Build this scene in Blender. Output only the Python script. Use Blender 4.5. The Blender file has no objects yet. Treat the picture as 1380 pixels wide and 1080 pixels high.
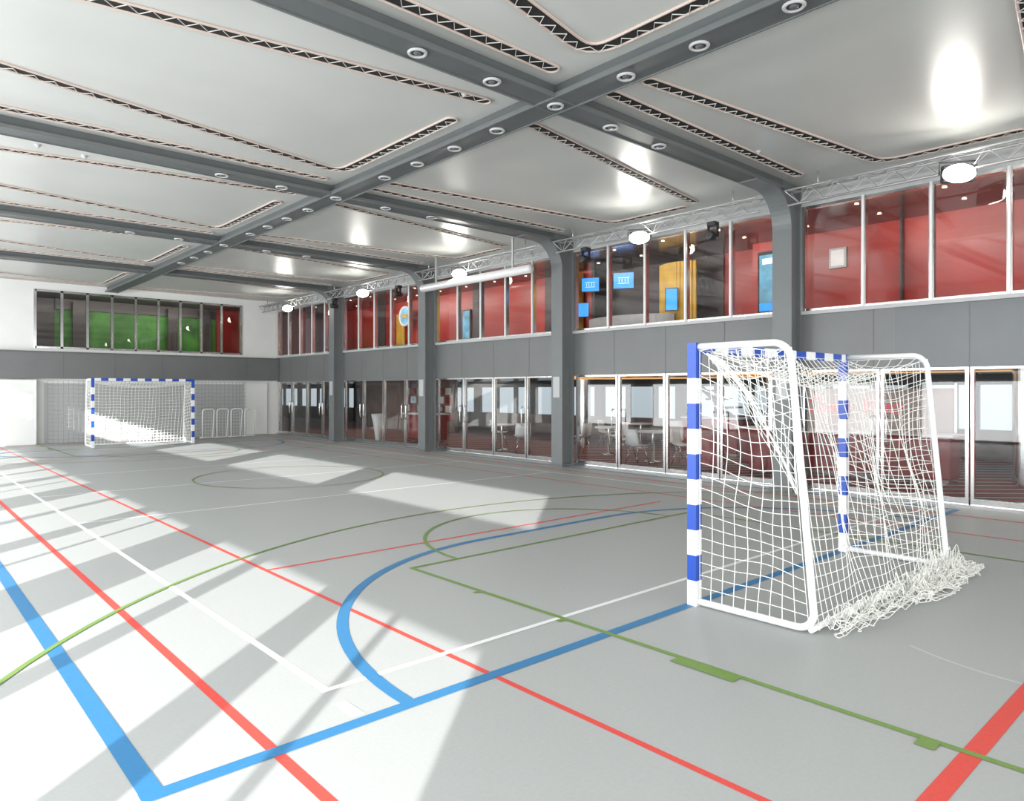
import bpy, math, random
from mathutils import Vector, noise
random.seed(4)
scene=bpy.context.scene
try:
    scene.view_settings.view_transform='Standard'
    scene.view_settings.look='None'
except Exception as e: print(e)

# ---------------------------------------------------------------- materials
def mat(name,col,rough=0.5,metal=0.0,var=0.0,scale=8.0,emit=0.0,ecol=None,bump=0.0,spec=0.5):
    m=bpy.data.materials.new(name); m.use_nodes=True
    nt=m.node_tree; b=nt.nodes['Principled BSDF']
    b.inputs['Base Color'].default_value=(*col,1); b.inputs['Roughness'].default_value=rough
    b.inputs['Metallic'].default_value=metal
    b.inputs['Specular IOR Level'].default_value=spec
    tc=nt.nodes.new('ShaderNodeTexCoord'); nz=nt.nodes.new('ShaderNodeTexNoise')
    nz.inputs['Scale'].default_value=scale; nz.inputs['Detail'].default_value=4
    nt.links.new(tc.outputs['Object'],nz.inputs['Vector'])
    if var>0:
        rp=nt.nodes.new('ShaderNodeValToRGB')
        rp.color_ramp.elements[0].position=0.3; rp.color_ramp.elements[1].position=0.7
        rp.color_ramp.elements[0].color=(*[max(0,c*(1-var)) for c in col],1)
        rp.color_ramp.elements[1].color=(*[min(1,c*(1+var)) for c in col],1)
        nt.links.new(nz.outputs['Fac'],rp.inputs['Fac']); nt.links.new(rp.outputs['Color'],b.inputs['Base Color'])
    if bump>0:
        bp=nt.nodes.new('ShaderNodeBump'); bp.inputs['Strength'].default_value=bump; bp.inputs['Distance'].default_value=0.01
        nt.links.new(nz.outputs['Fac'],bp.inputs['Height']); nt.links.new(bp.outputs['Normal'],b.inputs['Normal'])
    if emit>0:
        b.inputs['Emission Color'].default_value=(*(ecol or col),1); b.inputs['Emission Strength'].default_value=emit
    return m
def glassmat(name,tint,refl=1.0,base=0.03):
    m=bpy.data.materials.new(name); m.use_nodes=True; nt=m.node_tree
    for n in list(nt.nodes): nt.nodes.remove(n)
    o=nt.nodes.new('ShaderNodeOutputMaterial'); mx=nt.nodes.new('ShaderNodeMixShader')
    t=nt.nodes.new('ShaderNodeBsdfTransparent'); g=nt.nodes.new('ShaderNodeBsdfGlossy'); f=nt.nodes.new('ShaderNodeLayerWeight')
    t.inputs['Color'].default_value=(*tint,1); g.inputs['Roughness'].default_value=0.02
    f.inputs['Blend'].default_value=0.18
    mt=nt.nodes.new('ShaderNodeMath'); mt.operation='MULTIPLY_ADD'; mt.inputs[1].default_value=refl; mt.inputs[2].default_value=base; mt.use_clamp=True
    nt.links.new(f.outputs['Fresnel'],mt.inputs[0]); nt.links.new(mt.outputs[0],mx.inputs[0])
    nt.links.new(t.outputs[0],mx.inputs[1]); nt.links.new(g.outputs[0],mx.inputs[2]); nt.links.new(mx.outputs[0],o.inputs[0])
    return m
def stripemat(name,c1,c2,c3,scale):
    m=mat(name,c1,0.7); nt=m.node_tree; b=nt.nodes['Principled BSDF']
    wv=nt.nodes.new('ShaderNodeTexWave'); tc=nt.nodes.new('ShaderNodeTexCoord'); rp=nt.nodes.new('ShaderNodeValToRGB')
    wv.inputs['Scale'].default_value=scale; wv.bands_direction='DIAGONAL'
    rp.color_ramp.interpolation='CONSTANT'; e=rp.color_ramp.elements
    e[0].color=(*c1,1); e[0].position=0; e[1].color=(*c2,1); e[1].position=0.4
    k=e.new(0.85); k.color=(*c3,1)
    nt.links.new(tc.outputs['Object'],wv.inputs['Vector']); nt.links.new(wv.outputs['Fac'],rp.inputs['Fac']); nt.links.new(rp.outputs['Color'],b.inputs['Base Color'])
    return m

M={}
M['floor']=mat('sports_floor_vinyl',(0.385,0.40,0.395),0.5,var=0.03,scale=45,spec=0.4)
M['red']=mat('line_red',(0.66,0.065,0.05),0.55,var=0.05,scale=40)
M['blue']=mat('line_blue',(0.03,0.18,0.38),0.55,var=0.05,scale=40)
M['green']=mat('line_green',(0.16,0.27,0.06),0.55,var=0.05,scale=40)
M['white']=mat('line_white',(0.78,0.80,0.80),0.55,var=0.03,scale=40)
M['faint']=mat('line_faint_scuff',(0.50,0.52,0.52),0.55,var=0.05,scale=40)
M['ceil']=mat('ceiling_panel_white',(0.50,0.51,0.49),0.30,var=0.03,scale=1.2,spec=0.35)
M['lip']=mat('ceiling_lip_white',(0.55,0.45,0.40),0.4,var=0.02)
M['dark']=mat('recess_shade',(0.012,0.011,0.011),0.8,var=0.1)  # near-black colour stands in for the shade inside the ceiling slots
M['cord']=mat('lacing_cord',(0.6,0.6,0.57),0.6,var=0.05)
M['beam']=mat('beam_grey_paint',(0.095,0.106,0.108),0.4,var=0.04,scale=3)
M['beamlt']=mat('flange_grey_paint',(0.13,0.142,0.142),0.4,var=0.04,scale=3)
M['col']=mat('column_grey_paint',(0.155,0.168,0.172),0.4,var=0.04,scale=3)
M['band']=mat('band_grey_panel',(0.155,0.162,0.162),0.38,var=0.04,scale=2)
M['bandd']=mat('band_seam',(0.11,0.12,0.12),0.4,var=0.04)
M['bandb']=mat('band_blue_grey_panel',(0.12,0.133,0.14),0.3,var=0.04,scale=2)
M['wall']=mat('wall_white_paint',(0.80,0.81,0.79),0.5,var=0.02,scale=2)
M['steel']=mat('polished_steel',(0.62,0.62,0.61),0.18,metal=1.0,var=0.05,scale=5)
M['alu']=mat('aluminium',(0.72,0.72,0.72),0.35,metal=0.8,var=0.05,scale=5)
M['truss']=mat('truss_aluminium',(0.50,0.50,0.50),0.35,metal=0.7,var=0.05,scale=5)
M['glass']=glassmat('clear_glass',(0.88,0.90,0.90),2.0,0.06)
M['glassu']=glassmat('upper_glass',(0.88,0.88,0.88),1.2,0.05)
M['redwall']=mat('red_lacquer_wall',(0.37,0.032,0.024),0.3,var=0.35,scale=0.6)
M['redfab']=mat('red_upholstery',(0.28,0.025,0.025),0.5,var=0.1)
M['darkint']=mat('dark_interior',(0.06,0.05,0.05),0.4,var=0.1)
M['darkceil']=mat('lounge_ceiling',(0.09,0.06,0.05),0.2,var=0.1)
M['brown']=mat('lounge_brown_wall',(0.20,0.14,0.12),0.4,var=0.2,scale=2)
M['greenw']=mat('green_display_wall',(0.055,0.20,0.03),0.5,var=0.6,scale=1.4)
M['yellow']=mat('yellow_panel',(0.55,0.34,0.04),0.4,var=0.15,scale=3)
M['goalw']=mat('goal_white_enamel',(0.82,0.83,0.84),0.3,var=0.02)
M['goalb']=mat('goal_blue_enamel',(0.012,0.07,0.42),0.3,var=0.03)
M['net']=mat('white_net_cord',(0.84,0.84,0.80),0.8,var=0.05,scale=50)
M['netg']=mat('grey_net_cord',(0.22,0.23,0.23),0.8,var=0.05,scale=50)
M['lamp']=mat('lamp_emitter',(1,1,1),0.5,emit=32,ecol=(1,0.97,0.88),var=0.01)
M['spot']=mat('downlight_emitter',(1,1,1),0.5,emit=12,ecol=(1,0.85,0.6),var=0.01)
M['gold']=mat('gold_cove_light',(0.6,0.35,0.15),0.5,emit=0.9,ecol=(1,0.55,0.22),var=0.01)
M['black']=mat('black_plastic',(0.02,0.02,0.022),0.4,var=0.1)
M['wplast']=mat('white_plastic',(0.8,0.8,0.8),0.3,var=0.02)
M['screen']=mat('blue_screen',(0.02,0.2,0.7),0.3,emit=1.1,ecol=(0.03,0.30,0.85),var=0.1)
M['screenw']=mat('screen_white_graphic',(0.8,0.9,1),0.3,emit=0.7,ecol=(0.6,0.8,1),var=0.02)
M['signred']=mat('sign_red_letters',(0.75,0.12,0.14),0.4,emit=0.35,ecol=(0.9,0.15,0.18),var=0.02)
M['poster']=mat('poster_sea',(0.15,0.42,0.6),0.4,var=0.4,scale=4,emit=0.15,ecol=(0.2,0.5,0.7))
M['check']=stripemat('lounge_carpet_stripes',(0.30,0.02,0.02),(0.02,0.015,0.015),(0.5,0.45,0.42),0.9)
M['lgrey']=mat('light_grey_panel',(0.45,0.46,0.46),0.4,var=0.03)
M['pale']=mat('pale_back_panel',(0.50,0.42,0.40),0.5,var=0.15,scale=2)

# ---------------------------------------------------------------- mesh builder
class MB:
    def __init__(s,*mats): s.v=[]; s.f=[]; s.mi=[]; s.mats=list(mats); s.sm=[]
    def face(s,idx,m=0,sm=False): s.f.append(tuple(idx)); s.mi.append(m); s.sm.append(sm)
    def poly(s,pts,m=0):
        b=len(s.v); s.v+= [tuple(p) for p in pts]; s.face(range(b,b+len(pts)),m)
    def box(s,x0,x1,y0,y1,z0,z1,m=0):
        b=len(s.v)
        s.v+=[(x0,y0,z0),(x1,y0,z0),(x1,y1,z0),(x0,y1,z0),(x0,y0,z1),(x1,y0,z1),(x1,y1,z1),(x0,y1,z1)]
        for q in ((3,2,1,0),(4,5,6,7),(0,1,5,4),(1,2,6,5),(2,3,7,6),(3,0,4,7)): s.face([b+i for i in q],m)
    def tube(s,pts,r,n=4,m=0,closed=False,caps=True):
        pts=[Vector(p) for p in pts]; k=len(pts)
        if k<2: return
        b=len(s.v); ref=None
        for i,p in enumerate(pts):
            if closed: t=pts[(i+1)%k]-pts[i-1]
            else: t=pts[min(i+1,k-1)]-pts[max(i-1,0)]
            if t.length<1e-9: t=Vector((0,0,1))
            t.normalize()
            if ref is None:
                ref=Vector((0,0,1)) if abs(t.z)<0.8 else Vector((1,0,0))
            a=ref-t*ref.dot(t)
            if a.length<1e-4: a=t.orthogonal()
            a.normalize(); c=t.cross(a); ref=a
            for j in range(n):
                an=2*math.pi*(j+0.5)/n
                s.v.append(tuple(p+a*(math.cos(an)*r)+c*(math.sin(an)*r)))
        for i in range(k if closed else k-1):
            i2=(i+1)%k
            for j in range(n):
                j2=(j+1)%n
                s.face((b+i*n+j,b+i*n+j2,b+i2*n+j2,b+i2*n+j),m,n>5)
        if caps and not closed:
            s.face([b+j for j in range(n)][::-1],m); s.face([b+(k-1)*n+j for j in range(n)],m)
    def rev(s,prof,c,n=20,m=0,axis='z',sy=1.0):
        b=len(s.v)
        for r,h in prof:
            for j in range(n):
                a=2*math.pi*j/n
                if axis=='z': s.v.append((c[0]+r*math.cos(a),c[1]+r*math.sin(a),c[2]+h))
                elif axis=='x': s.v.append((c[0]+h,c[1]+sy*r*math.cos(a),c[2]+r*math.sin(a)))
                else: s.v.append((c[0]+r*math.cos(a),c[1]+h,c[2]+r*math.sin(a)))
        for i in range(len(prof)-1):
            for j in range(n):
                j2=(j+1)%n
                s.face((b+i*n+j,b+i*n+j2,b+(i+1)*n+j2,b+(i+1)*n+j),m,True)
    def prism_xz(s,pts,y0,y1,m=0):
        b=len(s.v); n=len(pts)
        s.v+=[(x,y0,z) for x,z in pts]+[(x,y1,z) for x,z in pts]
        s.face([b+i for i in range(n)],m); s.face([b+n+i for i in range(n)][::-1],m)
        for i in range(n):
            j=(i+1)%n; s.face((b+i,b+n+i,b+n+j,b+j),m)
    def obj(s,name,parent=None,label=None,cat=None,kind=None,group=None,bevel=0):
        me=bpy.data.meshes.new(name); me.from_pydata(s.v,[],s.f)
        for mm in s.mats: me.materials.append(M[mm])
        me.polygons.foreach_set('material_index',s.mi); me.polygons.foreach_set('use_smooth',s.sm)
        me.update()
        o=bpy.data.objects.new(name,me); scene.collection.objects.link(o)
        if parent: o.parent=parent
        tag(o,label,cat,kind,group)
        if bevel:
            md=o.modifiers.new('bevel','BEVEL'); md.width=bevel; md.segments=2; md.limit_method='ANGLE'
        return o
def tag(o,label=None,cat=None,kind=None,group=None):
    if label: o['label']=label
    if cat: o['category']=cat
    if kind: o['kind']=kind
    if group: o['group']=group
def empty(name,loc,label=None,cat=None,kind=None,group=None):
    o=bpy.data.objects.new(name,None); o.location=loc; o.empty_display_size=0.2
    scene.collection.objects.link(o); tag(o,label,cat,kind,group); return o
def ST(b,name,label,parent=None): return b.obj(name,parent=parent,label=label,cat=None if parent else name.split('_')[0],kind='structure')
def copy_tree(src,loc,rotz=0.0):
    o=src.copy(); o.location=loc; o.rotation_euler=(0,0,rotz); scene.collection.objects.link(o)
    def rec(a,b):
        for ch in list(a.children):
            c=ch.copy(); c.parent=b; scene.collection.objects.link(c); rec(ch,c)
    rec(src,o); return o

# ---------------------------------------------------------------- dimensions
XW=11.8; YF=27.0; XL=-2.85; YB=-8.0; ZC=5.22
B0,B1,H0,H1=2.05,3.03,4.85,ZC
BY=[0.48,5.80,11.13,16.45,21.77]
SP=5.323

# ---------------------------------------------------------------- floor with painted lines
fb=MB('floor','red','blue','green','white','faint')
fb.box(XL-0.3,XW+0.2,YB-0.2,YF+0.2,-0.2,0.0,0)
zc=[0.001]
LW={1:0.055,2:0.075,3:0.05,4:0.05,5:0.03}
def ribbon(pts,w,m):
    zc[0]+=0.00008; z=zc[0]; n=len(pts); L=[];R=[]
    for i in range(n):
        a=pts[max(i-1,0)]; c=pts[min(i+1,n-1)]
        dx,dy=c[0]-a[0],c[1]-a[1]; l=math.hypot(dx,dy); nx,ny=-dy/l*w/2,dx/l*w/2
        L.append((pts[i][0]+nx,pts[i][1]+ny,z)); R.append((pts[i][0]-nx,pts[i][1]-ny,z))
    b=len(fb.v); fb.v+=L+R
    for i in range(n-1): fb.face((b+i,b+n+i,b+n+i+1,b+i+1),m)
def line(x0,y0,x1,y1,m,w=None,mirror=True):
    w=w or LW[m]; ribbon([(x0,y0),(x1,y1)],w,m)
    if mirror: ribbon([(x0,26.8-y0),(x1,26.8-y1)],w,m)
def arc(cx,cy,r,a0,a1,m,w=None,mirror=True):
    w=w or LW[m]; n=max(12,int(abs(a1-a0)/3))
    p=[(cx+r*math.cos(math.radians(a0+(a1-a0)*i/n)),cy+r*math.sin(math.radians(a0+(a1-a0)*i/n))) for i in range(n+1)]
    ribbon(p,w,m)
    if mirror: ribbon([(x,26.8-y) for x,y in p],w,m)
CX=6.15
arc(6.35,1.0,1.42,150,200,5,w=0.022,mirror=False)
line(1.39,-3,1.39,26.9,1,mirror=False); line(2.73,-3,2.73,26.5,1,mirror=False,w=0.042)
line(9.6,-1,9.6,26.5,1,mirror=False,w=0.042); line(10.95,-3,10.95,26.5,1,mirror=False)
line(2.73,6.5,8.95,6.5,1,w=0.045); line(2.73,1.0,9.6,1.0,1,w=0.09)
line(1.89,3.67,1.89,23.1,4,mirror=False); line(10.45,3.67,10.45,23.1,4,mirror=False)
line(1.86,3.67,10.45,3.67,4,w=0.045); line(1.89,10.4,10.45,10.4,4,w=0.04); line(1.89,13.4,10.45,13.4,4,mirror=False,w=0.04)
line(1.87,3.27,1.87,3.47,4,w=0.07)
line(0.86,3.16,0.86,23.6,2,mirror=False,w=0.095); line(11.45,3.2,11.45,23.6,2,mirror=False)
line(0.81,3.2,11.45,3.2,2,w=0.085)
arc(5.15,3.2,3.0,180,90,2,w=0.085); line(5.15,6.2,7.25,6.2,2); arc(7.25,3.2,3.0,90,0,2)
line(3.8,-1,3.8,5.67,3,w=0.045); line(8.45,-1,8.45,5.67,3,w=0.045); line(3.8,5.65,8.45,5.65,3,w=0.045)
for y in (4.6,3.62,1.18): line(3.72,y,3.8,y,3,w=0.05); line(8.45,y,8.53,y,3,w=0.05)
line(3.75,2.18,3.75,2.62,3,w=0.11); line(3.75,1.13,3.75,1.22,3,w=0.1)
arc(CX,5.65,1.8,180,0,3,w=0.04); arc(CX,1.3,6.75,165,15,3,w=0.04)
arc(CX,13.4,1.8,0,360,3,mirror=False,w=0.028)
o=ST(fb,'floor','grey sports floor with red, blue, green and white court lines')

# ---------------------------------------------------------------- ceiling
cb=MB('ceil'); cb.box(XL-0.3,XW+0.2,YB-0.2,YF+0.2,ZC,ZC+0.25)
ST(cb,'ceiling','off-white satin panelled ceiling')

def rounded(path,r=0.35):
    out=[path[0]]
    for i in range(1,len(path)-1):
        p=Vector(path[i]); a=(Vector(path[i-1])-p).normalized(); c=(Vector(path[i+1])-p).normalized()
        for k in range(9):
            t=k/8; q=(p+a*r)*(1-t)**2+p*2*t*(1-t)+(p+c*r)*t*t; out.append(tuple(q))
    out.append(path[-1]); return out
def resample(path,step):
    out=[];acc=0
    for i in range(len(path)-1):
        a=Vector(path[i]);c=Vector(path[i+1]);l=(c-a).length; t=acc
        while t<l: out.append(tuple(a+(c-a)*(t/l))); t+=step
        acc=t-l
    out.append(path[-1]); return out
def slot(path,w=0.17):
    path=rounded([tuple(p) for p in path]); pts=resample(path,0.10); n=len(pts)
    hw=w/2; L=[];R=[]
    for i in range(n):
        a=Vector(pts[max(i-1,0)]);c=Vector(pts[min(i+1,n-1)]);t=(c-a).normalized(); nr=Vector((-t.y,t.x))*hw
        L.append(Vector(pts[i])+nr); R.append(Vector(pts[i])-nr)
    def cap(i,sgn):
        a=Vector(pts[i]); o=[]
        base=(L[i]-a) if sgn>0 else (R[i]-a)
        for k in range(1,8):
            an=-math.pi*k/8; o.append(a+Vector((base.x*math.cos(an)-base.y*math.sin(an),base.x*math.sin(an)+base.y*math.cos(an))))
        return o
    outline=L+cap(n-1,1)+R[::-1]+cap(0,-1)
    lip=MB('lip'); lip.tube([(p.x,p.y,ZC-0.008) for p in outline],0.016,6,closed=True)
    lo=lip.obj('ceiling_slot',label='rounded ceiling slot laced with white cord',cat='ceiling slot',group='laced ceiling slots')
    d=MB('dark'); z=ZC-0.006  # flat sheet under a closed ceiling, slot shade painted by its dark colour
    b=len(d.v); d.v+=[(p.x,p.y,z) for p in L]+[(p.x,p.y,z) for p in R]
    for i in range(n-1): d.face((b+i,b+i+1,b+n+i+1,b+n+i))
    for cp,i,a,e in ((cap(n-1,1),n-1,L[n-1],R[n-1]),(cap(0,-1),0,R[0],L[0])):
        d.poly([(q.x,q.y,z) for q in [a]+cp+[e]])
    d.obj('slot_shade_sheet',parent=lo,label='flat dark sheet painted as recess shade')
    zz=MB('cord'); q=[]
    for i in range(n):
        s=L[i] if i%2==0 else Vector(pts[i])-(L[i]-Vector(pts[i]))*0.45; q.append((s.x,s.y,ZC-0.020))
    zz.tube(q,0.0055,4); zz.obj('lacing_cord',parent=lo,label='white zigzag cord')
for y0 in BY:
    slot([(6.45,y0+0.92),(11.25,y0+1.65)])
    slot([(6.5,y0+4.4),(11.45,y0+3.75),(11.45,y0+2.0)])
    slot([(6.45,y0+4.9),(11.1,y0+4.9)])
    slot([(5.45,y0+0.75),(0.4,y0+1.55)])
    slot([(0.4,y0+3.4),(5.52,y0+4.42),(5.52,y0+1.5)])
    slot([(5.45,y0+4.92),(0.4,y0+4.9)])

# ---------------------------------------------------------------- beams
ZB=5.06
for y in BY:
    b=MB('beam','beamlt'); b.box(XL,XW-0.6,y-0.12,y+0.12,ZB+0.02,ZC-0.001); b.box(XL,XW-0.6,y-0.17,y+0.17,ZB,ZB+0.025,0)
    b.box(XL,XW-0.6,y-0.175,y-0.155,ZB-0.012,ZB+0.04,1); b.box(XL,XW-0.6,y+0.155,y+0.175,ZB-0.012,ZB+0.04,1)
    b.obj('ceiling_beam',label='dark grey steel cross beam under the white ceiling',cat='beam',group='cross beams')
b=MB('beam','beamlt'); b.box(5.79,6.05,YB,YF-0.02,ZB+0.03,ZC-0.001); b.box(5.735,6.105,YB,YF-0.02,ZB-0.005,ZB+0.03)
b.box(5.73,5.75,YB,YF-0.02,ZB-0.018,ZB+0.04,1); b.box(6.09,6.11,YB,YF-0.02,ZB-0.018,ZB+0.04,1)
b.obj('ceiling_beam',label='long dark grey steel beam running down the hall centre',cat='beam')

def vent():
    b=MB('lgrey','black','beam')
    b.rev([(0.066,-0.008),(0.075,-0.02),(0.092,-0.02),(0.100,-0.01),(0.100,0.0)],(0,0,0),24,0)
    b.rev([(0.0,-0.02),(0.036,-0.02),(0.042,-0.008)],(0,0,0),20,2); b.rev([(0.04,-0.007),(0.068,-0.007)],(0,0,0),24,1)
    return b.obj('ceiling_vent',label='round grey air vent set in a ceiling beam',cat='air vent',group='round beam vents')
v0=vent(); v0.location=(5.92,5.80,ZB-0.006)
vp=[(5.92+k,y) for y in BY[1:4] for k in (-1.95,-0.98,1.0,2.02)]+[(5.92,y) for y in BY[2:4]]
vp+=[(5.92,y) for y in (2.9,3.85,4.75,6.85,7.75,8.65,9.55,12.2,13.1,14.0,14.9,17.5,18.5,19.5)]
for x,y in vp:
    c=v0.copy(); c.location=(x,y,ZB-0.006); scene.collection.objects.link(c)

# ---------------------------------------------------------------- columns
def colprof(xf,xb,inset):
    pts=[(xb,0.0),(xb,ZC-0.01),(10.3,ZC-0.01),(10.3,ZB+inset)]
    cxx,czz,r=xf-0.6,ZB-0.6,0.6
    for k in range(13):
        a=math.radians(90-90*k/12); pts.append((cxx+r*math.cos(a),czz+r*math.sin(a)))
    pts+= [(xf,0.0)]
    return pts
for y in BY:
    b=MB('col','beamlt','lgrey')
    p=colprof(11.44,11.8,0); b.prism_xz(p,y-0.10,y+0.10,0)
    fl=[(11.40,0.0),(11.40,ZB-0.62)]
    for k in range(13):
        a=math.radians(90*k/12); fl.append((10.80+0.60*math.cos(a),ZB-0.62+0.60*math.sin(a)))
    fl.append((10.3,ZB-0.02)); n=len(fl)
    inner=[(11.45,0.0),(11.45,ZB-0.62)]
    for k in range(13):
        a=math.radians(90*k/12); inner.append((10.80+0.65*math.cos(a),ZB-0.62+0.65*math.sin(a)))
    inner.append((10.3,ZB+0.03))
    for i in range(n-1):
        q=[fl[i],fl[i+1],inner[i+1],inner[i]]
        b.prism_xz(q,y-0.17,y+0.17,0)
    b.box(11.72,11.8,y-0.17,y+0.17,0,ZC-0.02,0)
    b.box(11.385,11.40,y-0.10,y+0.10,1.55,2.02,2)
    b.box(11.36,11.8,y-0.21,y+0.21,0,0.05,1)
    b.obj('wall_column',label='grey steel column curving into the roof beam',cat='column',group='curved wall columns')

# ---------------------------------------------------------------- side wall (glazed)
b=MB('band','bandd','lgrey','bandb')
b.box(XW,XW+0.25,YB,YF,B0,B1,0)
b.box(XW-0.003,XW,-4,4.15,B0,B1-0.03,3)
for y in BY:
    for k in (1.33,2.66,3.99):
        b.box(XW-0.005,XW,y+k-0.006,y+k+0.006,B0,B1-0.02,1)
b.box(XW-0.06,XW+0.1,YB,YF,B1-0.03,B1+0.03,2)
b.box(XW-0.03,XW+0.25,YB,YF,H0,ZC,2)
ST(b,'wall_right','dark grey panelled wall band between two glazed storeys')
b=MB('steel'); b.box(XW-0.05,XW+0.12,YB,YF,0.0,0.04)
ST(b,'trim_1','steel threshold under the glass doors')
def pane(m,y0,y1,z0,z1,x):
    g=MB(m); g.poly([(x,y0,z0),(x,y1,z0),(x,y1,z1),(x,y0,z1)][::-1]); return g

wn=0; dn=0
for i,y0 in enumerate([BY[0]-SP]+BY):
    ya=y0+0.2; yb=min(y0+SP-0.2,YF-0.02); np_=5
    wn+=1; w=(yb-ya)/np_
    fr=MB('steel','wplast')
    for k in range(np_+1):
        yy=ya+w*k; t=0.035 if 0<k<np_ else 0.03
        fr.box(XW-0.03,XW+0.07,yy-t,yy+t,B1+0.03,H0,0)
        if 0<k<np_: fr.box(XW-0.055,XW-0.03,yy-0.016,yy+0.016,B1+0.03,H0,1)
    fr.box(XW-0.02,XW+0.06,ya,yb,B1+0.03,B1+0.07,0); fr.box(XW-0.02,XW+0.06,ya,yb,H0-0.05,H0,0)
    f=ST(fr,'window_%d'%wn,'upper storey glazing with polished steel mullions')
    pane('glassu',ya,yb,B1+0.05,H0-0.02,XW+0.02).obj('window_glass',parent=f,kind='structure')
    nd=4; w=(yb-ya)/nd
    for k in range(nd):
        a=ya+w*k+0.012; c=ya+w*(k+1)-0.012; dn+=1
        d=MB('steel')
        st=0.045
        d.box(XW-0.0,XW+0.07,a,a+st,0.04,B0); d.box(XW,XW+0.07,c-st,c,0.04,B0)
        d.box(XW+0.005,XW+0.065,a+st,c-st,0.04,0.13); d.box(XW+0.005,XW+0.065,a+st,c-st,B0-0.035,B0)
        f=ST(d,'door_%d'%dn,'glass door with polished steel frame')
        pane('glass',a+st,c-st,0.13,B0-0.035,XW+0.03).obj('door_glass',parent=f,kind='structure')
        h=MB('steel'); yy=c-0.10 if k%2==0 else a+0.10
        h.tube([(XW,yy,0.85),(XW-0.05,yy,0.85),(XW-0.06,yy,0.9),(XW-0.06,yy,1.25),(XW-0.05,yy,1.3),(XW,yy,1.3)],0.012,8)
        h.obj('door_handle',parent=f,kind='structure')

# ---------------------------------------------------------------- far wall
WX0,WX1,WZ0,WZ1=3.75,10.35,3.08,4.97
b=MB('wall','band','bandd','lgrey')
b.box(XL,XW+0.2,YF,YF+0.2,0,B0,0)
b.box(XL,WX0,YF,YF+0.2,B0,ZC,0); b.box(WX1,XW+0.2,YF,YF+0.2,B0,ZC,0)
b.box(WX0,WX1,YF,YF+0.2,WZ1,ZC,0); b.box(WX0,WX1,YF,YF+0.2,B0,WZ0,0)
b.box(XL,XW-0.02,YF-0.18,YF,B0+0.05,B1-0.05,1); b.box(XL,XW-0.02,YF-0.2,YF-0.18,B1-0.1,B1-0.05,2)
for x in (4.5,6.0,7.5,9.0,10.5): b.box(x-0.006,x+0.006,YF-0.185,YF-0.18,B0+0.05,B1-0.1,2)
b.box(4.0,10.4,YF-0.02,YF,0.0,1.95,3)
ST(b,'wall_far','white end wall with a dark grey band and upper window')
fr=MB('steel','dark')
npn=9; w=(WX1-WX0)/npn
for k in range(npn+1): fr.box(WX0+w*k-0.04,WX0+w*k+0.04,YF-0.03,YF+0.1,WZ0,WZ1)
fr.box(WX0,WX1,YF-0.03,YF+0.1,WZ0,WZ0+0.06); fr.box(WX0,WX1,YF-0.03,YF+0.1,WZ1-0.06,WZ1)
f=ST(fr,'window_20','end wall glazing with steel mullions'); g=MB('glassu'); g.poly([(WX0,YF+0.03,WZ0+0.03),(WX1,YF+0.03,WZ0+0.03),(WX1,YF+0.03,WZ1-0.03),(WX0,YF+0.03,WZ1-0.03)]); g.obj('window_glass',parent=f,kind='structure')
b=MB('wall','alu'); b.box(-0.5,3.7,YF-0.35,YF-0.01,0,B0); b.box(3.7,3.74,YF-0.36,YF-0.01,0,B0,1)
ST(b,'trim_2','white wall panel beside the ball net')
b=MB('wall','lgrey'); b.box(10.45,11.35,YF-0.07,YF-0.02,0.02,1.98); b.box(10.43,10.45,YF-0.08,YF,0,2.0,1); b.box(11.35,11.37,YF-0.08,YF,0,2.0,1)
f=ST(b,'door_60','white flush door in the end wall')
h=MB('steel'); h.tube([(10.55,YF-0.07,1.0),(10.55,YF-0.12,1.0),(10.68,YF-0.12,1.0)],0.012,8); h.obj('door_handle',parent=f,kind='structure')

b=MB('greenw','redwall','darkint','yellow')
b.box(4.7,10.3,29.6,29.8,2.9,5.2,0); b.box(10.3,13,29.4,29.6,2.9,5.2,1); b.box(1.5,4.7,29.6,29.8,2.9,5.2,2)
b.box(4.7,10.3,29.5,29.6,4.62,5.2,2)
for x,wd in ((5.2,0.5),(8.4,0.35),(9.6,0.4),(11.2,0.5)): b.box(x,x+wd,29.3,29.4,2.95,4.9,2)
b.box(1.5,13,27.2,29.8,5.0,5.1,2); b.box(1.5,13,27.2,29.8,2.8,2.95,2); b.box(1.4,1.5,27.2,29.8,2.8,5.1,2); b.box(13,13.1,27.2,29.8,2.8,5.1,1)
ST(b,'wall_playroom','green and red walls of the room behind the end window')

# ---------------------------------------------------------------- left wall with sun openings
SH=0.88
b=MB('wall','band')
b.box(XL-0.2,XL,YB,-1.72,0,ZC,0)
b.box(XL-0.2,XL,-1.72,YF,B0,B1,1); b.box(XL-0.2,XL,-1.72,YF,3.82,ZC,0)
lw=ST(b,'wall_left','window wall with dark band, white header')
for n in range(6):
    s0=-1.6+5.6*n; s1=s0+4.6
    b=MB('col')
    if s1<YF: b.box(XL-0.2,XL+0.0,s1,min(s1+1.0,YF-0.01),0,ZC-0.01)
    for a,c in ((0.95,1.0),(1.65,2.05),(3.35,3.55)):
        if s0+c<YF: b.box(XL-0.12,XL-0.06,s0+a,s0+c,0,B0)
    ST(b,'window_%d'%(30+n),'window bay frame with mullions')
b=MB('wall'); b.box(XL,XW+0.2,YB-0.2,YB,0,ZC); ST(b,'wall_back','white back wall')

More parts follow.
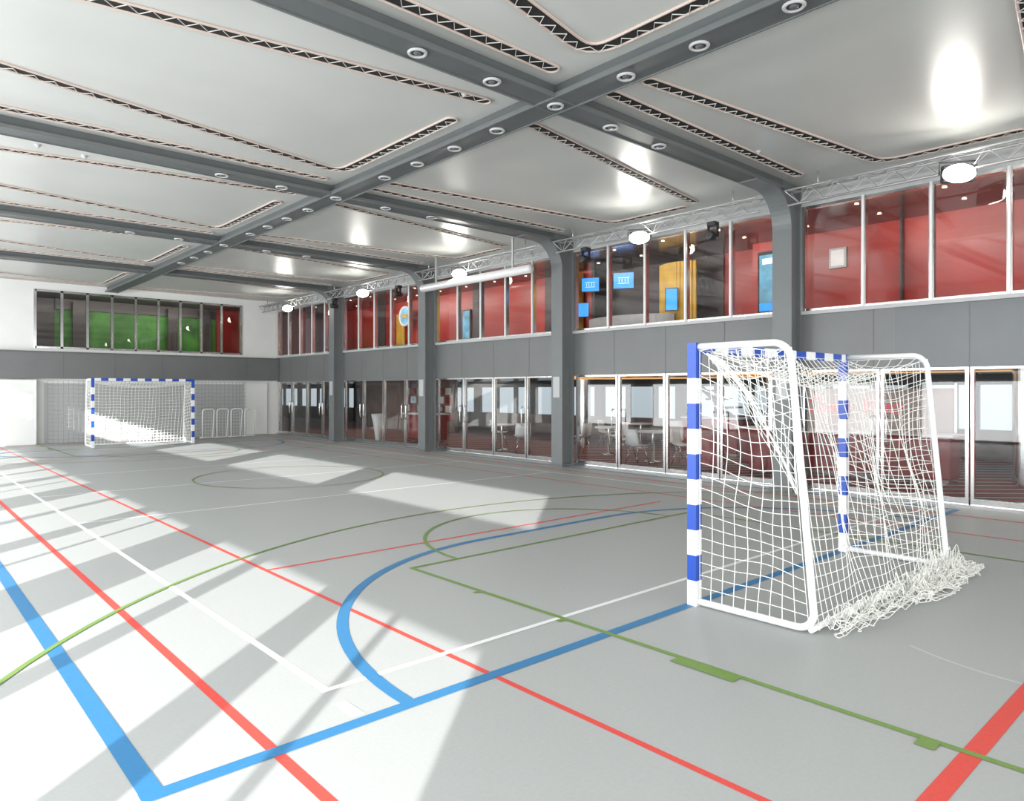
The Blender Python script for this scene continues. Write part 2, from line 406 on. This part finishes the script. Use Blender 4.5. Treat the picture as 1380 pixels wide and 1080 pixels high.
# ---------------------------------------------------------------- interior rooms behind side wall
LC=2.09; YE=48
b=MB('check','darkceil','redwall','darkint','brown','wplast')
b.box(XW+0.2,20.2,YB,YE,-0.2,-0.005,0)
b.box(XW+0.25,20.2,YB,YE,LC,2.6,1)
b.box(20,20.2,YB,YE,0,0.75,4); b.box(20,20.2,YB,YE,1.85,LC,3); b.box(XW,20.2,YE,YE+0.2,0,LC,4)
for k in range(47): b.box(20,20.15,YB+1.2*k-0.07,YB+1.2*k+(0.35 if k%3==0 else 0.07),0.75,1.85,3)
b.box(17.2,17.35,22.5,30,0,LC,4)
b.box(16.0,16.2,-6.0,3.4,0,LC,2); b.box(XW,XW+0.2,YF+0.3,YE,0,LC,4)
ST(b,'wall_lounge','lounge behind the glass doors with striped carpet and windows')
b=MB('pale','steel'); b.box(15.25,15.3,4.3,7.2,0.0,1.75,0); b.box(15.22,15.33,4.26,4.3,0,1.85,1); b.box(15.22,15.33,7.2,7.24,0,1.85,1)
b.obj('back_bar_screen',label='pale partition screen standing behind the bar counter',cat='partition')
b=MB('darkint','redwall','darkceil')
b.box(XW+0.25,16,YB,30,2.7,2.98,0); b.box(XW+0.03,16,YB,30,4.95,5.15,2)
b.box(14.4,14.6,YB,8.0,2.98,5.0,1); b.box(14.9,15.1,8.0,12.6,2.98,5.0,1); b.box(14.3,14.5,12.6,30,2.98,5.0,1)
b.box(14.3,15.1,12.55,12.65,2.98,5.0,0)
b.box(14.85,14.9,9.0,12.5,2.98,5.0,0)
for y,t in ((0.4,0.03),(2.6,0.35),(4.9,0.03),(13.9,0.5),(17.4,0.3),(20.0,0.6),(23.0,0.8)): b.box(14.26,14.32 if y>12 else 14.4,y,y+t,2.98,5,0)
b.box(14.26,14.4,YB,30,2.98,3.12,0)
ST(b,'wall_gallery','red walls of the upper gallery behind the glazing')
b=MB('yellow')
for k in range(12):
    a=math.pi*k/11; y=9.3+0.085*k; x=14.15-0.16*math.sin(a)
    b.box(x,x+0.05,y,y+0.09,3.2,4.75,0)
b.obj('partition_board',label='curved yellow partition behind a blue screen',cat='partition')
b=MB('yellow'); b.box(14.0,14.2,12.85,13.45,2.98,4.9); b.obj('wall_pillar',label='yellow pillar in the gallery near a column',cat='pillar')
b=MB('yellow'); b.box(14.2,14.26,21.6,22.1,3.3,4.5); b.obj('wall_pillar',label='narrow yellow panel beside the round sign',cat='pillar')
b=MB('poster','black'); b.box(14.2,14.25,17.8,18.15,3.4,4.3,0); b.box(14.205,14.255,17.76,18.19,3.36,4.34,1); b.obj('wall_poster',label='tall narrow blue poster in a black frame',cat='poster')
b=MB('lgrey','redfab')
p=[(13.9+0.8*math.cos(math.radians(a)),10.9+1.3*math.sin(math.radians(a))) for a in range(100,261,10)]
for i in range(len(p)-1):
    (x0,y0_),(x1,y1_)=p[i],p[i+1]
    b.poly([(x0,y0_,2.985),(x1,y1_,2.985),(x1,y1_,3.5),(x0,y0_,3.5)],0); b.poly([(x0,y0_,3.5),(x1,y1_,3.5),(13.9,y1_,3.5),(13.9,y0_,3.5)],0)
b.obj('gallery_desk',label='curved pale desk in the gallery',cat='desk')
def downlights(pos,z,grp):
    src=None
    for (x,y) in pos:
        if src is None:
            b=MB('steel','spot'); b.rev([(0.0,-0.006),(0.035,-0.006)],(0,0,0),12,1); b.rev([(0.035,-0.006),(0.05,-0.012),(0.055,0)],(0,0,0),12,0)
            src=b.obj('downlight',label='small recessed round downlight',cat='light',group=grp); src.location=(x,y,z)
        else:
            c=src.copy(); c.location=(x,y,z); scene.collection.objects.link(c)
downlights([(x,y) for x in (12.6,13.6) for y in [1.0+1.35*k for k in range(19)]],4.945,'gallery downlights')
downlights([(x,y) for x in (13.6,16.0,18.0) for y in [1.0+1.8*k for k in range(12)]],LC-0.005,'lounge downlights')

def screen(x,y,z,w,h,marks=True,rz=0):
    o=empty('wall_screen',(x,y,z),'blue glowing display screen in a black frame','screen',group='gallery screens')
    b=MB('black'); b.box(0,0.05,-w/2-0.02,w/2+0.02,-h/2-0.02,h/2+0.02); b.obj('screen_frame',parent=o)
    b=MB('screen','screenw'); b.box(-0.004,0.002,-w/2,w/2,-h/2,h/2)
    if marks:
        for k in (-0.22,-0.08,0.08,0.22):
            b.box(-0.007,-0.004,w*(k-0.012),w*(k+0.012),-h*0.12,h*0.12,1)
        b.box(-0.007,-0.004,-w*0.28,w*0.28,h*0.17,h*0.2,1); b.box(-0.007,-0.004,-w*0.28,w*0.28,-h*0.2,-h*0.17,1)
    b.obj('screen_display',parent=o); o.rotation_euler=(0,0,rz); return o
screen(13.8,12.25,4.47,0.45,0.34,rz=0.5); screen(13.8,11.15,4.45,0.5,0.38,rz=0.5)
screen(13.9,12.6,3.85,0.3,0.35,False,0.5); screen(13.85,9.76,3.85,0.26,0.5,False,0.4)
o=empty('display_totem',(12.7,6.72,2.985),'tall black display totem showing a sea poster','display')
b=MB('black'); b.box(0,0.08,-0.23,0.23,0,1.4); b.obj('totem_housing',parent=o)
b=MB('poster','screenw','screen'); b.box(-0.01,0,-0.19,0.19,0.25,1.33); b.box(-0.014,-0.01,-0.13,0.13,1.15,1.26,1); b.box(-0.014,-0.01,-0.19,0.19,0.25,0.4,2); b.obj('totem_poster',parent=o)
b=MB('lgrey','wplast'); b.box(14.36,14.4,5.96,6.30,4.18,4.58,0); b.box(14.352,14.36,6.0,6.26,4.22,4.54,1); b.obj('wall_plate',label='small pale framed notice on the red wall',cat='sign')
b=MB('poster','wplast','yellow'); b.rev([(0,0),(0.3,0)],(13.9,21.1,4.35),24,0,'x'); b.rev([(0.3,0.0),(0.36,-0.02),(0.36,0.03)],(13.9,21.1,4.35),24,1,'x'); b.box(13.88,13.895,20.95,21.25,4.28,4.42,2)
b.obj('round_sign',label='round blue and white sign hanging in the gallery',cat='sign')

def counter(loc,L,h,name,label,r=0):
    o=empty(name,loc,label,'counter')
    b=MB('redfab'); b.box(-0.3,0.3,-L/2,L/2,0.08,h-0.04); b.obj('counter_body',parent=o,bevel=0.03)
    b=MB('wplast'); b.box(-0.36,0.36,-L/2-0.05,L/2+0.05,h-0.04,h); b.obj('counter_top',parent=o,bevel=0.01)
    b=MB('steel'); b.box(-0.26,0.26,-L/2+0.04,L/2-0.04,0,0.08); b.obj('counter_plinth',parent=o)
    return o
counter((14.6,6.2,0),4.2,0.9,'bar_counter','long red bar counter with white top')
counter((16.6,10.3,0),1.6,1.0,'bar_counter','short red counter with white top')
def chair(loc,rz,seatm='wplast',legm='steel',label='white moulded shell chair with thin metal legs',group='lounge chairs'):
    o=empty('shell_chair',loc,label,'chair',group=group); o.rotation_euler=(0,0,rz)
    b=MB(seatm); n=8
    prof=[(-0.20,0.45),(-0.1,0.43),(0.05,0.43),(0.17,0.46),(0.22,0.55),(0.25,0.68),(0.27,0.82)]
    G=[]
    for (y,z) in prof:
        row=[]
        for k in range(n+1):
            u=-1+2*k/n; row.append((0.22*u*(1-0.15*max(0,(z-0.6)*3)*u*u),y-0.08*u*u*(1 if z>0.5 else 0),z+0.04*u*u*(1 if z<0.5 else 0)))
        G.append(row)
    bb=len(b.v)
    for r_ in G: b.v+=r_
    for i in range(len(G)-1):
        for k in range(n): b.face((bb+i*(n+1)+k,bb+i*(n+1)+k+1,bb+(i+1)*(n+1)+k+1,bb+(i+1)*(n+1)+k),0,True)
    s=b.obj('seat_shell',parent=o); md=s.modifiers.new('s','SOLIDIFY'); md.thickness=0.015
    for sx in (-1,1):
        for sy in (-1,1):
            b=MB(legm); b.tube([(sx*0.1,sy*0.1,0.43),(sx*0.2,sy*0.2,0.0)],0.011,6); b.obj('leg',parent=o)
    return o
def table(loc,group='lounge tables'):
    o=empty('round_table',loc,'round white pedestal table','table',group=group)
    b=MB('wplast'); b.rev([(0,0.70),(0.36,0.70),(0.38,0.72),(0.36,0.74),(0,0.74)],(0,0,0),28); b.obj('table_top',parent=o)
    b=MB('steel'); b.rev([(0.22,0),(0.22,0.02),(0.04,0.05),(0.03,0.70)],(0,0,0),16); b.obj('table_pedestal',parent=o)
    return o
c0=chair((14.3,11.5,0),0.2); t0=table((14.6,12.3,0))
for x,y,r in [(15.35,12.6,-1.7),(14.4,13.1,3.3),(13.0,10.1,1.4),(14.65,10.3,-1.3),(13.8,9.4,0.2),(16.4,13.9,0.3),(17.6,12.2,2.0),(13.2,14.2,2.5),(14.0,16.1,0.5)]: copy_tree(c0,(x,y,0),r)
for x,y in [(13.8,10.25),(16.9,13.0),(13.4,15.3)]: copy_tree(t0,(x,y,0))
def armchair(loc,rz):
    o=empty('armchair',loc,'red upholstered tub armchair','armchair',group='lounge armchairs'); o.rotation_euler=(0,0,rz)
    b=MB('redfab'); b.box(-0.3,0.3,-0.3,0.3,0.12,0.43); b.obj('seat',parent=o,bevel=0.05)
    b=MB('redfab'); p=[(0.36*math.cos(a),0.36*math.sin(a)) for a in [math.radians(-20+220*k/16) for k in range(17)]]
    for i in range(16):
        x0,y0=p[i];x1,y1=p[i+1]; k=0.82
        b.poly([(x0,y0,0.12),(x1,y1,0.12),(x1,y1,0.78),(x0,y0,0.78)]); b.poly([(x1*k,y1*k,0.12),(x0*k,y0*k,0.12),(x0*k,y0*k,0.78),(x1*k,y1*k,0.78)]); b.poly([(x0,y0,0.78),(x1,y1,0.78),(x1*k,y1*k,0.78),(x0*k,y0*k,0.78)])
    b.obj('backrest',parent=o)
    for sx in (-1,1):
        for sy in (-1,1):
            b=MB('steel'); b.tube([(sx*0.24,sy*0.24,0.13),(sx*0.26,sy*0.26,0)],0.015,6); b.obj('leg',parent=o)
    return o
a0=armchair((13.2,8.3,0),0.6)
copy_tree(a0,(13.6,7.2,0),2.6)
counter((13.6,19.4,0),1.6,0.95,'bar_counter','low red desk behind glass doors')
b=MB('wplast'); b.rev([(0.12,0),(0.10,0.05),(0.16,0.5),(0.24,0.9),(0.22,0.92),(0.0,0.86)],(12.7,20.9,0),24); b.obj('tall_planter',label='tapered white planter on the lounge floor',cat='planter')
for i in range(7):
    for j in range(4):
        b=MB('wplast' if (i+j)%2 else 'redfab','poster')
        y=22.9+0.5*i; z=0.6+0.36*j; b.box(17.17,17.2,y-0.18,y+0.18,z-0.14,z+0.14,0); b.box(17.165,17.17,y-0.1,y+0.1,z-0.08,z+0.08,1 if (i*j)%3==1 else 0)
        b.obj('framed_picture',label='small framed picture on a brown wall',cat='picture',group='picture grid')
def cove(pts,label='warm golden cove light strip on the lounge ceiling'):
    b=MB('gold'); b.tube(pts,0.016,6); b.obj('cove_light',label=label,cat='light',group='golden cove lights')
cove([(15.5+1.6*math.cos(math.radians(a)),11+3.2*math.sin(math.radians(a)),LC-0.02) for a in range(0,361,12)])
cove([(15.5+2.1*math.cos(math.radians(a)),11+3.8*math.sin(math.radians(a)),LC-0.02) for a in range(0,361,12)])
cove([(14.2+1.3*math.cos(math.radians(a)),4.0+3.0*math.sin(math.radians(a)),LC-0.02) for a in range(0,361,12)])
cove([(13.3,15+0.5*k,LC-0.02) for k in range(20)])
for (x,y) in [(16.5,8.6),(15.3,3.2),(16.5,14.9)]:
    b=MB('steel'); b.rev([(0.2,0),(0.2,LC)],(x,y,0),24); b.obj('lounge_pillar',label='polished round pillar in the lounge',cat='pillar',group='lounge pillars')
b=MB('darkint','steel')
for k in range(8): b.box(17.5,18.5,9.2+0.28*k,9.5+0.28*k,0.0+0.24*k,0.05+0.24*k,0)
b.box(17.45,17.5,9.2,9.3,0,1.0,1)
b.tube([(17.45,9.2,0.05),(17.45,11.4,1.9)],0.07,4,0); b.tube([(17.45,9.2,0.95),(17.45,10.4,2.02)],0.025,6,1)
b.obj('staircase',label='dark open staircase with steel rail',cat='stairs')
cu=bpy.data.curves.new('script_sign','FONT'); cu.body='Casta Vino'; cu.size=0.42; cu.extrude=0.012; cu.shear=0.35; cu.offset=0.003
tmp=bpy.data.objects.new('tmp_text',cu); scene.collection.objects.link(tmp)
bpy.context.view_layer.update()
me=bpy.data.meshes.new_from_object(tmp.evaluated_get(bpy.context.evaluated_depsgraph_get()))
bpy.data.objects.remove(tmp)
me.materials.clear(); me.materials.append(M['signred'])
so=bpy.data.objects.new('script_sign',me); so.location=(14.2,6.75,1.27); so.rotation_euler=(math.radians(90),0,math.radians(-90)); scene.collection.objects.link(so)
tag(so,'red slanted script lettering above the bar counter','sign')

# ---------------------------------------------------------------- truss, floodlights, spotlights
TX,TZ=11.12,4.86
for y0 in [BY[0]-SP]+BY:
    ya=y0+0.25; yb=min(y0+SP-0.25,YF-0.1)
    b=MB('truss'); A=(TX-0.11,TZ+0.11);C=(TX+0.11,TZ+0.11);D=(TX,TZ-0.11)
    for (x,z) in (A,C,D): b.tube([(x,ya,z),(x,yb,z)],0.018,8)
    n=int((yb-ya)/0.2); st=(yb-ya)/n
    for P,Q in ((A,D),(C,D),(A,C)):
        b.tube([( (P if k%2==0 else Q)[0], ya+st*k, (P if k%2==0 else Q)[1]) for k in range(n+1)],0.009,5)
    b.tube([(TX,ya+0.5,TZ+0.1),(TX,ya+0.5,ZC-0.025)],0.012,6); b.tube([(TX,yb-0.5,TZ+0.1),(TX,yb-0.5,ZC-0.025)],0.012,6)
    b.obj('lighting_truss',label='aluminium lattice lighting truss hung under the ceiling',cat='truss',group='lighting trusses')
def flood(y,s=1.0):
    o=empty('floodlight',(TX-0.12,y,TZ-0.18),'bright white floodlight clamped to the truss','floodlight',group='truss floodlights')
    b=MB('black'); b.box(0.0,0.12,-0.2*s,0.2*s,-0.12*s,0.12*s); b.obj('lamp_housing',parent=o,bevel=0.02)
    b=MB('lamp'); b.rev([(0,-0.13),(0.05*s,-0.123),(0.095*s,-0.085),(0.125*s,0.0),(0.115*s,0.03)],(0,0,0),32,0,'x',sy=1.65); b.obj('lamp_lens',parent=o)
    b=MB('black'); b.tube([(0.06,-0.23*s,0),(0.06,-0.23*s,0.16),(0.06,0.23*s,0.16),(0.06,0.23*s,0)],0.012,6); b.obj('lamp_bracket',parent=o)
    o.rotation_euler=(0,math.radians(-8),math.radians(35))
    l=bpy.data.lights.new('flood','AREA'); l.energy=22; l.shape='RECTANGLE'; l.size=0.4; l.size_y=0.25; l.color=(1,0.97,0.9)
    lo=bpy.data.objects.new('flood_light',l); scene.collection.objects.link(lo); lo.location=(TX-0.32,y,TZ-0.22)
    dr=Vector((-1,-0.45,-0.25)); lo.rotation_euler=dr.to_track_quat('-Z','Y').to_euler()
for y,s in ((3.05,1.0),(8.5,0.95),(14.2,0.95),(19.0,0.95),(24.3,0.95)): flood(y,s)
def moving(y):
    o=empty('stage_spotlight',(TX,y,TZ-0.13),'black moving head spotlight hanging from the truss','spotlight',group='black spotlights')
    b=MB('black'); b.box(-0.08,0.08,-0.08,0.08,-0.08,0); b.obj('spotlight_base',parent=o,bevel=0.01)
    b=MB('black'); b.box(-0.03,0.03,-0.1,-0.08,-0.28,-0.06); b.box(-0.03,0.03,0.08,0.1,-0.28,-0.06); b.obj('spotlight_yoke',parent=o)
    b=MB('black'); b.rev([(0,0.12),(0.06,0.11),(0.075,0.0),(0.08,-0.13),(0.07,-0.14),(0,-0.12)],(0,0,-0.25),16,0,'x'); b.obj('spotlight_head',parent=o)
for y in (6.95,10.0,17.2,21.0): moving(y)
o=empty('projection_screen',(10.85,13.5,4.44),'long white rolled-up projection screen casing','projection screen')
b=MB('wplast'); b.rev([(0,-2.1),(0.10,-2.1),(0.10,2.1),(0,2.1)],(0,0,0),16,0,'y'); b.obj('roller_case',parent=o)
for yy in (-1.5,1.5):
    b=MB('alu'); b.box(-0.02,0.02,yy-0.02,yy+0.02,0.09,0.775); b.obj('mounting_bracket',parent=o)
for (x,y) in ((5.15,6.55),(9.6,5.25),(2.3,12.1),(1.7,12.0),(8.7,10.75),(9.2,16.0)):
    b=MB('lgrey'); b.rev([(0,-0.045),(0.02,-0.04),(0.03,-0.022),(0.042,-0.015),(0.042,0)],(x,y,ZC),16); b.obj('smoke_detector',label='small pale smoke detector on the ceiling',cat='smoke detector',group='smoke detectors')

# ---------------------------------------------------------------- goals
def lerp(a,b,t): return a+(b-a)*t
def goal(ox,oy,sgn,W,cord,label,seed,loose=1.0):
    near=loose>0.8
    o=empty('handball_goal',(ox,oy,0),label,'goal'); o.rotation_euler=(0,0,0 if sgn>0 else math.pi)
    hw=W/2; D=0.96; T=0.80; H=2.08; ps=0.04
    for sx in (-1,1):
        b=MB('goalw','goalb'); z=0.0; k=0
        while z<H-1e-6:
            z2=min(H,z+0.2)
            if H-z2<0.1: z2=H
            b.box(sx*hw-ps,sx*hw+ps,-ps,ps,z,z2,k%2); z=z2; k+=1
        b.obj('goal_post',parent=o,label='blue and white striped square post')
    b=MB('goalw','goalb'); x=-hw+ps; k=0
    while x<hw-ps-1e-6:
        x2=min(hw-ps,x+0.2); b.box(x,x2,-ps+0.001,ps-0.001,H-2*ps,H-0.001,1 if k%2==0 else 0); x=x2; k+=1
    b.obj('crossbar',parent=o,label='blue and white striped crossbar')
    def back(z): return lerp(-D,-T,z/H)
    for sx in (-1,1):
        X=sx*hw; p=[(X,-0.03,H-0.03)]
        for k in range(9):
            a=math.radians(90*k/8); p.append((X,-T+0.14-0.14*math.sin(a),H-0.03-0.14+0.14*math.cos(a)))
        for k in range(9):
            a=math.radians(90*k/8); p.append((X,-D+0.12-0.12*math.cos(a),0.035+0.12-0.12*math.sin(a)))
        p.append((X,-0.03,0.035))
        b=MB('goalw'); b.tube(p,0.026,10); b.obj('side_frame',parent=o,label='white curved tube side frame')
    b=MB('goalw'); b.tube([(-hw,-D+0.02,0.035),(hw,-D+0.02,0.035)],0.022,10); b.obj('ground_bar',parent=o,label='white rear ground bar')
    nb=MB('net')
    def nz(p,s=1.0): return noise.noise_vector(Vector(p)*s+Vector((seed,seed*2,seed*3)))
    def grid(f,nu,nv,sub=2,r=None):
        r=r or cord
        for i in range(nu+1):
            nb.tube([f(i/nu,j/(nv*sub)) for j in range(nv*sub+1)],r,4,caps=False)
        for j in range(nv+1):
            nb.tube([f(i/(nu*sub),j/nv) for i in range(nu*sub+1)],r,4,caps=False)
    def side(sx):
        def f(u,v):
            zt=H-0.06; z=lerp(0.05,zt,v); yb=back(z)+0.03
            y=lerp(-0.05,yb,u); e=math.sin(math.pi*u)*math.sin(math.pi*min(1,v*1.02))
            n=nz((u*1.8,v*3.0,sx*2.0),1.0)
            z-=0.14*math.sin(math.pi*u)*v**2*loose+0.08*n.z*e+0.12*u*math.sin(math.pi*v)*loose
            y+=0.10*n.y*e
            x=sx*hw-sx*(0.12*e*loose+0.09*n.x*e)
            return (x,y,z)
        return f
    if near: grid(side(-1),9,20,3); grid(side(1),9,20,3)
    else: grid(side(-1),8,18); grid(side(1),8,18)
    sagtop=0.17*loose
    def backf(u,v):
        sg=math.sin(math.pi*u)**0.7
        zt=H-0.07-sagtop*sg; z=lerp(zt,0.03,v)
        y=lerp(-T+0.25*sg*loose,-D+0.0,v**0.8); n=nz((u*6,v*2.2,0.5))
        e=math.sin(math.pi*min(1,v))
        fold=0.06*math.sin(u*22+2.5*n.x)*(1-v)**0.5*e
        y+=0.04*e+0.10*n.y*e+fold; z+=0.07*n.z*e
        x=lerp(-hw,hw,u)+0.08*n.x*e*sg
        return (x,y,z)
    if near: grid(backf,32,22,3)
    else: grid(backf,28,20)
    def topf(u,v):
        sg=math.sin(math.pi*u)**0.7; yb=-T+0.25*sg*loose
        y=lerp(-0.04,yb,v); z=lerp(H-0.06,H-0.07-sagtop*sg,v)-0.18*math.sin(math.pi*v)*(sg**0.6)*loose
        n=nz((u*5,v*3,4.0)); z+=0.05*n.z*math.sin(math.pi*v)
        return (lerp(-hw,hw,u),y,z)
    grid(topf,30,7)
    if near:
        def swag(u,v):
            sx=-hw+0.03
            y=lerp(-0.08,-T+0.06-0.04*u,u); n=nz((u*2.5,v*3,8.0))
            z=lerp(H-0.08,H-0.10-1.0*u**2.0,v)-0.30*math.sin(math.pi*u)*v
            return (sx+0.04+0.12*math.sin(math.pi*u)*v+0.04*n.x,y+0.04*n.y,z+0.04*n.z)
        grid(swag,12,13)
        def swag2(u,v):
            n=nz((u*3,v*4,18.0))
            y=lerp(-0.10,-T+0.05,u); z=H-0.10-0.12*v-0.9*u**1.6+0.03*n.z
            return (-hw+0.08+0.10*v+0.03*n.x,y+0.03*n.y,z)
        grid(swag2,14,4)
        def mk(x0,x1,o0,o1,seed2,rz):
            def f(u,v):
                n=nz((u*10,v*3.5,seed2)); n2=nz((u*5,v*6,seed2+3))
                lobes=0.85+0.16*math.sin(u*11+0.6)+0.30*nz((u*5,0.3,seed2+8)).y
                x=lerp(x0,x1,u)+0.14*n.x+0.02*math.sin(u*60)
                y=-D-0.0-lerp(o0,o1,u)*v*lobes+0.09*n2.y*v
                z=0.010+rz*(1-v*0.7)*abs(n.z)*2+0.02*abs(math.sin(u*45+v*8))*(1-v*0.5)
                return (x,y,max(0.006,z))
            return f
        grid(mk(-hw+0.1,hw+0.08,0.16,0.42,12.0,0.07),46,11,3,r=0.003)
        grid(mk(-hw+0.3,hw+0.12,0.18,0.36,32.0,0.12),42,9,3,r=0.003)
        grid(mk(hw-1.5,hw+0.16,0.28,0.40,52.0,0.14),30,9,3,r=0.003)
        grid(mk(hw-1.1,hw+0.08,0.24,0.30,72.0,0.19),26,8,3,r=0.003)
    nb.obj('goal_net',parent=o,label='loose white cord net')
    return o
goal((4.82+7.6)/2,3.18,1,2.78,0.0031,'blue and white striped goal with loose net trailing on floor',1.0,1.0)
goal(6.18,23.9,-1,2.85,0.0065,'blue and white striped goal standing near the end wall',5.0,0.7)

b=MB('netg')
x0,x1=4.0,10.3; n=46
for i in range(n+1):
    x=lerp(x0,x1,i/n); b.tube([(x,26.3+0.08*math.sin(x*5),z) for z in [0.02+0.2*k for k in range(11)]],0.005,4,caps=False)
for j in range(16):
    z=0.03+2.0*j/15; b.tube([(lerp(x0,x1,k/80),26.3+0.08*math.sin(lerp(x0,x1,k/80)*5),z-0.02*abs(math.sin(k*0.4))) for k in range(81)],0.005,4,caps=False)
b.obj('ball_stop_net',label='grey ball-stop net hanging across the end wall',cat='net')
fr0=None
for k in range(4):
    if fr0 is None:
        fr0=empty('folded_goal_frame',(8.7,25.7,0),'small white tubular goal frame stored by the end wall','goal frame',group='stored goal frames')
        p=[(-0.2,0,0.03),(-0.2,0,0.95)]+[(-0.2+0.1-0.1*math.cos(math.radians(a)),0,0.95+0.1*math.sin(math.radians(a))) for a in (30,60,90)]+[(0.15,0.0,1.05),(0.2,0.0,1.0),(0.25,0.3,0.03),(-0.2,0.3,0.03)]
        b=MB('goalw'); b.tube(p,0.022,8); b.obj('frame_tube',parent=fr0)
        b=MB('net')
        for i in range(5): b.tube([(-0.2+0.1*i,0.02,0.03),(-0.2+0.1*i,0.0,1.0)],0.005,4)
        for i in range(9): b.tube([(-0.2,0.01,0.08+0.11*i),(0.2,0.01,0.08+0.11*i)],0.005,4)
        b.obj('frame_net',parent=fr0)
    else: copy_tree(fr0,(8.7+0.5*k,25.7,0),0.0)

# ---------------------------------------------------------------- lights
s=bpy.data.lights.new('sun','SUN'); s.energy=13; s.angle=math.radians(0.4); s.color=(1,0.98,0.95)
so=bpy.data.objects.new('sun',s); so.rotation_euler=Vector((1,SH,-0.345)).to_track_quat('-Z','Y').to_euler(); scene.collection.objects.link(so)
def area(loc,dr,sx,sy,e,col=(1,1,1)):
    l=bpy.data.lights.new('area','AREA'); l.shape='RECTANGLE'; l.size=sx; l.size_y=sy; l.energy=e; l.color=col
    o=bpy.data.objects.new('area_light',l); o.location=loc; o.rotation_euler=Vector(dr).to_track_quat('-Z','Y').to_euler(); scene.collection.objects.link(o)
for n in range(5):
    c=-1.6+5.6*n+2.3; area((XL+0.05,c,1.05),(1,0,0),4.3,1.9,190,(0.98,0.99,1)); area((XL+0.05,c,3.45),(1,0,-0.25),4.3,0.75,240,(0.98,0.99,1))
area((4,YB+0.1,2.5),(0,1,0),10,4,820)  # added fill light at the solid back wall, brightens the hall
for y in (3,9,15,21): area((12.35,y,4.88),(1,0,-0.6),5,0.3,80,(1,0.9,0.82))
for y in (2,8,14,20,26): area((15,y,LC-0.03),(0,0,-1),3,5,34,(1,0.86,0.72))
area((7,27.5,4.9),(0,1,-0.6),6,0.4,80,(1,0.95,0.85))
w=bpy.data.worlds.new('sky'); scene.world=w; w.use_nodes=True; nt=w.node_tree; bg=nt.nodes['Background']
tc=nt.nodes.new('ShaderNodeTexCoord'); sp=nt.nodes.new('ShaderNodeSeparateXYZ'); rp=nt.nodes.new('ShaderNodeValToRGB')
mr=nt.nodes.new('ShaderNodeMapRange'); mr.inputs['From Min'].default_value=-0.3; mr.inputs['From Max'].default_value=0.5
nt.links.new(tc.outputs['Generated'],sp.inputs[0]); nt.links.new(sp.outputs['Z'],mr.inputs['Value']); nt.links.new(mr.outputs[0],rp.inputs['Fac'])
e=rp.color_ramp.elements; e[0].position=0.0; e[0].color=(0.35,0.45,0.5,1); e[1].position=1.0; e[1].color=(0.6,0.78,1,1)
e2=rp.color_ramp.elements.new(0.38); e2.color=(0.78,0.88,0.95,1)
nt.links.new(rp.outputs['Color'],bg.inputs['Color']); bg.inputs['Strength'].default_value=0.75

# ---------------------------------------------------------------- camera
cam=bpy.data.cameras.new('camera'); cam.sensor_width=36; cam.lens=948/1380*36; cam.shift_y=-13/1380; cam.clip_start=0.05; cam.clip_end=200
co=bpy.data.objects.new('camera',cam); co.location=(0,0,1.7); co.rotation_euler=(math.radians(90),0,math.radians(-42.05)); scene.collection.objects.link(co)
scene.camera=co
